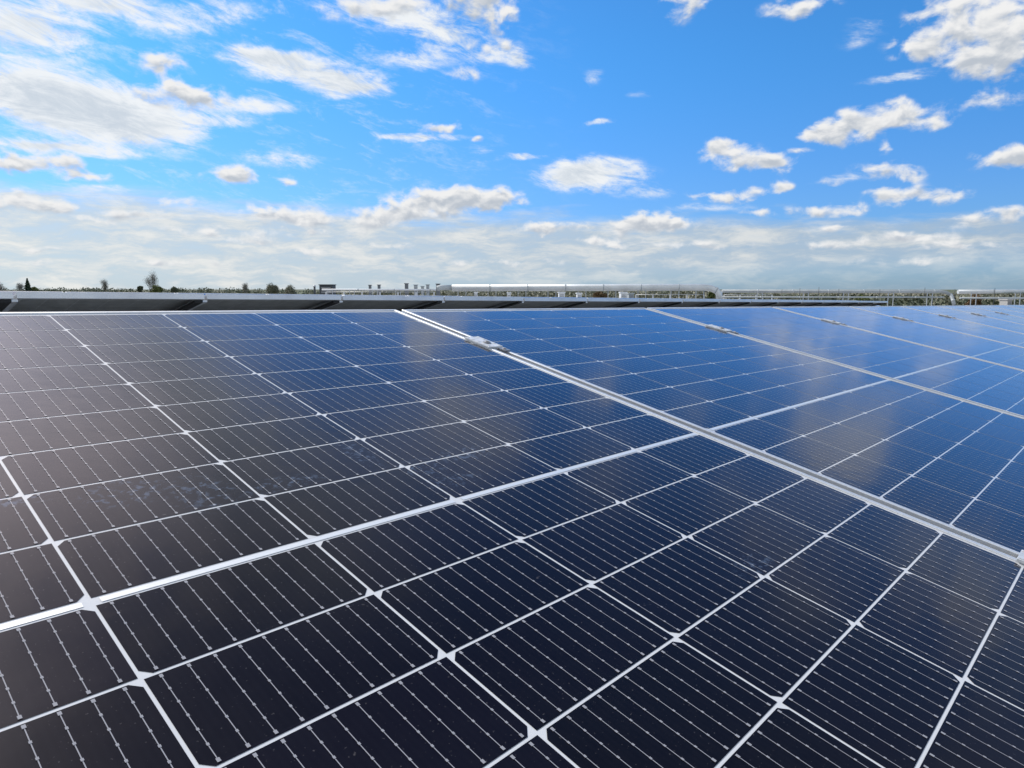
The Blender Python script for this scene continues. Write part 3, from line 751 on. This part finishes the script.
# milky band low over the horizon
n3 = noise(nt, 1.0, 7, .62, scaled(PV, .16, .95, 1, (2, 7, 0)), .3)
n3b = noise(nt, 1.0, 7, .66, scaled(PW, .20, .85, 0, (8, 3, 0)), .1)
n4 = noise(nt, 1.0, 2, .5, scaled(PV, .07, .1, 0, (1, 1, 0)))
elw = mth(nt, 'ADD', el, mth(nt, 'MULTIPLY', mth(nt, 'SUBTRACT', n3.outputs['Fac'], .5), 3.5))
elw = mth(nt, 'ADD', elw, mth(nt, 'MULTIPLY', az, .028))
band = maprange(nt, elw, 6.6, 4.4, 0, 1)
clearlow = maprange(nt, mth(nt, 'ADD', el, mth(nt, 'MULTIPLY', az, -.055)), -1.2, 1.6, .35, 1)
pat = maprange(nt, n3b.outputs['Fac'], .32, .60, .78, .96)
aB = mth(nt, 'MULTIPLY', mth(nt, 'MULTIPLY', band, pat), clearlow)

skyc = mixc(nt, 1.0, sky.outputs[0], mixc(nt, maprange(nt, el, 2, 19, 0, 1), (.50, .86, 1.45), (.40, 1.08, 1.63)), 'MULTIPLY')
hz = maprange(nt, el, -1, 14, 1, 0)
def lit(v): return tuple(x / STR for x in v)
azf = maprange(nt, az, -38, 38, 0, 1, smooth=False)
bd = mixc(nt, azf, lit((.62, .69, .73)), lit((.40, .50, .61))); bl_ = mixc(nt, azf, lit((.86, .86, .83)), lit((.68, .71, .72)))
bandc = mixc(nt, maprange(nt, n3b.outputs['Fac'], .40, .70, 0, 1), bd, bl_)
vshade = maprange(nt, mth(nt, 'ADD', n2.outputs['Fac'], mth(nt, 'MULTIPLY', dv, -.12)), .22, .48, .0, 1)
veilc = mixc(nt, vshade, lit((.62, .68, .74)), lit((.90, .92, .93)))
up = mth(nt, 'MULTIPLY_ADD', cuY, .55, .45)                                   # bottoms of the blobs are greyer
grad = mth(nt, 'MULTIPLY', mth(nt, 'SUBTRACT', n1.outputs['Fac'], n1b.outputs['Fac']), 2.6)
thin = maprange(nt, dens, .2, 1.3, .30, 0)
sh = mth(nt, 'ADD', mth(nt, 'ADD', up, grad), thin)
sh = mth(nt, 'SUBTRACT', sh, maprange(nt, dens, 1.1, 2.2, 0, .45))
cloudc = mixc(nt, maprange(nt, sh, .0, .95, 0, 1), lit((.50, .55, .62)), lit((.88, .88, .88)))
# clouds are brighter the nearer they stand to the sun
sd_ = N(nt, 'ShaderNodeVectorMath', operation='DOT_PRODUCT'); nt.links.new(tc.outputs['Generated'], sd_.inputs[0])
sd_.inputs[1].default_value = (SUN_DIR_H.x * math.cos(R(SUN_EL)), SUN_DIR_H.y * math.cos(R(SUN_EL)), math.sin(R(SUN_EL)))
gf = maprange(nt, sd_.outputs['Value'], .885, 1.0, 0, 2.7, smooth=False)
gv = N(nt, 'ShaderNodeCombineXYZ')
for i, k in enumerate((1.32, 1.02, .92)): nt.links.new(mth(nt, 'MULTIPLY_ADD', gf, k, 1.0), gv.inputs[i])
def glow(x):
    n = N(nt, 'ShaderNodeVectorMath', operation='MULTIPLY'); nt.links.new(x, n.inputs[0]); nt.links.new(gv.outputs[0], n.inputs[1]); return n.outputs[0]
cloudc = glow(cloudc); veilc = glow(veilc)
c = mixc(nt, aV, skyc, veilc)
c = mixc(nt, aB, c, bandc)
c = mixc(nt, aC, c, cloudc)
c = mixc(nt, maprange(nt, el, -.3, -1.5, 0, 1), c, lit((.20, .22, .20)))
nt.links.new(c, bg.inputs['Color'])
world.cycles.sampling_method = 'NONE'

sd = bpy.data.lights.new('sun', 'SUN'); sd.energy = 3.6; sd.angle = R(.53); sd.color = (1, .955, .89)
so = bpy.data.objects.new('sun', sd); C.objects.link(so); so.location = (0, 0, 40)
sv = Vector((SUN_DIR_H.x * math.cos(R(SUN_EL)), SUN_DIR_H.y * math.cos(R(SUN_EL)), math.sin(R(SUN_EL))))
so.rotation_euler = sv.to_track_quat('Z', 'Y').to_euler()

cy = scene.cycles; cy.max_bounces = 5; cy.diffuse_bounces = 3; cy.glossy_bounces = 2; cy.transmission_bounces = 0; cy.transparent_max_bounces = 2; cy.caustics_reflective = False
# ---------------------------------------------------------------- camera
cd = bpy.data.cameras.new('camera'); cam = bpy.data.objects.new('camera', cd); C.objects.link(cam)
cd.sensor_width = 36; cd.lens = F_PX / 1024 * 36; cd.clip_start = .02; cd.clip_end = 20000
cam.matrix_world = frame(CX, -CY, -CZ, CAM)
scene.camera = cam
vs = scene.view_settings; vs.view_transform = 'Standard'; vs.look = 'None'; vs.exposure = 0; vs.gamma = 1; vs.use_curve_mapping = False
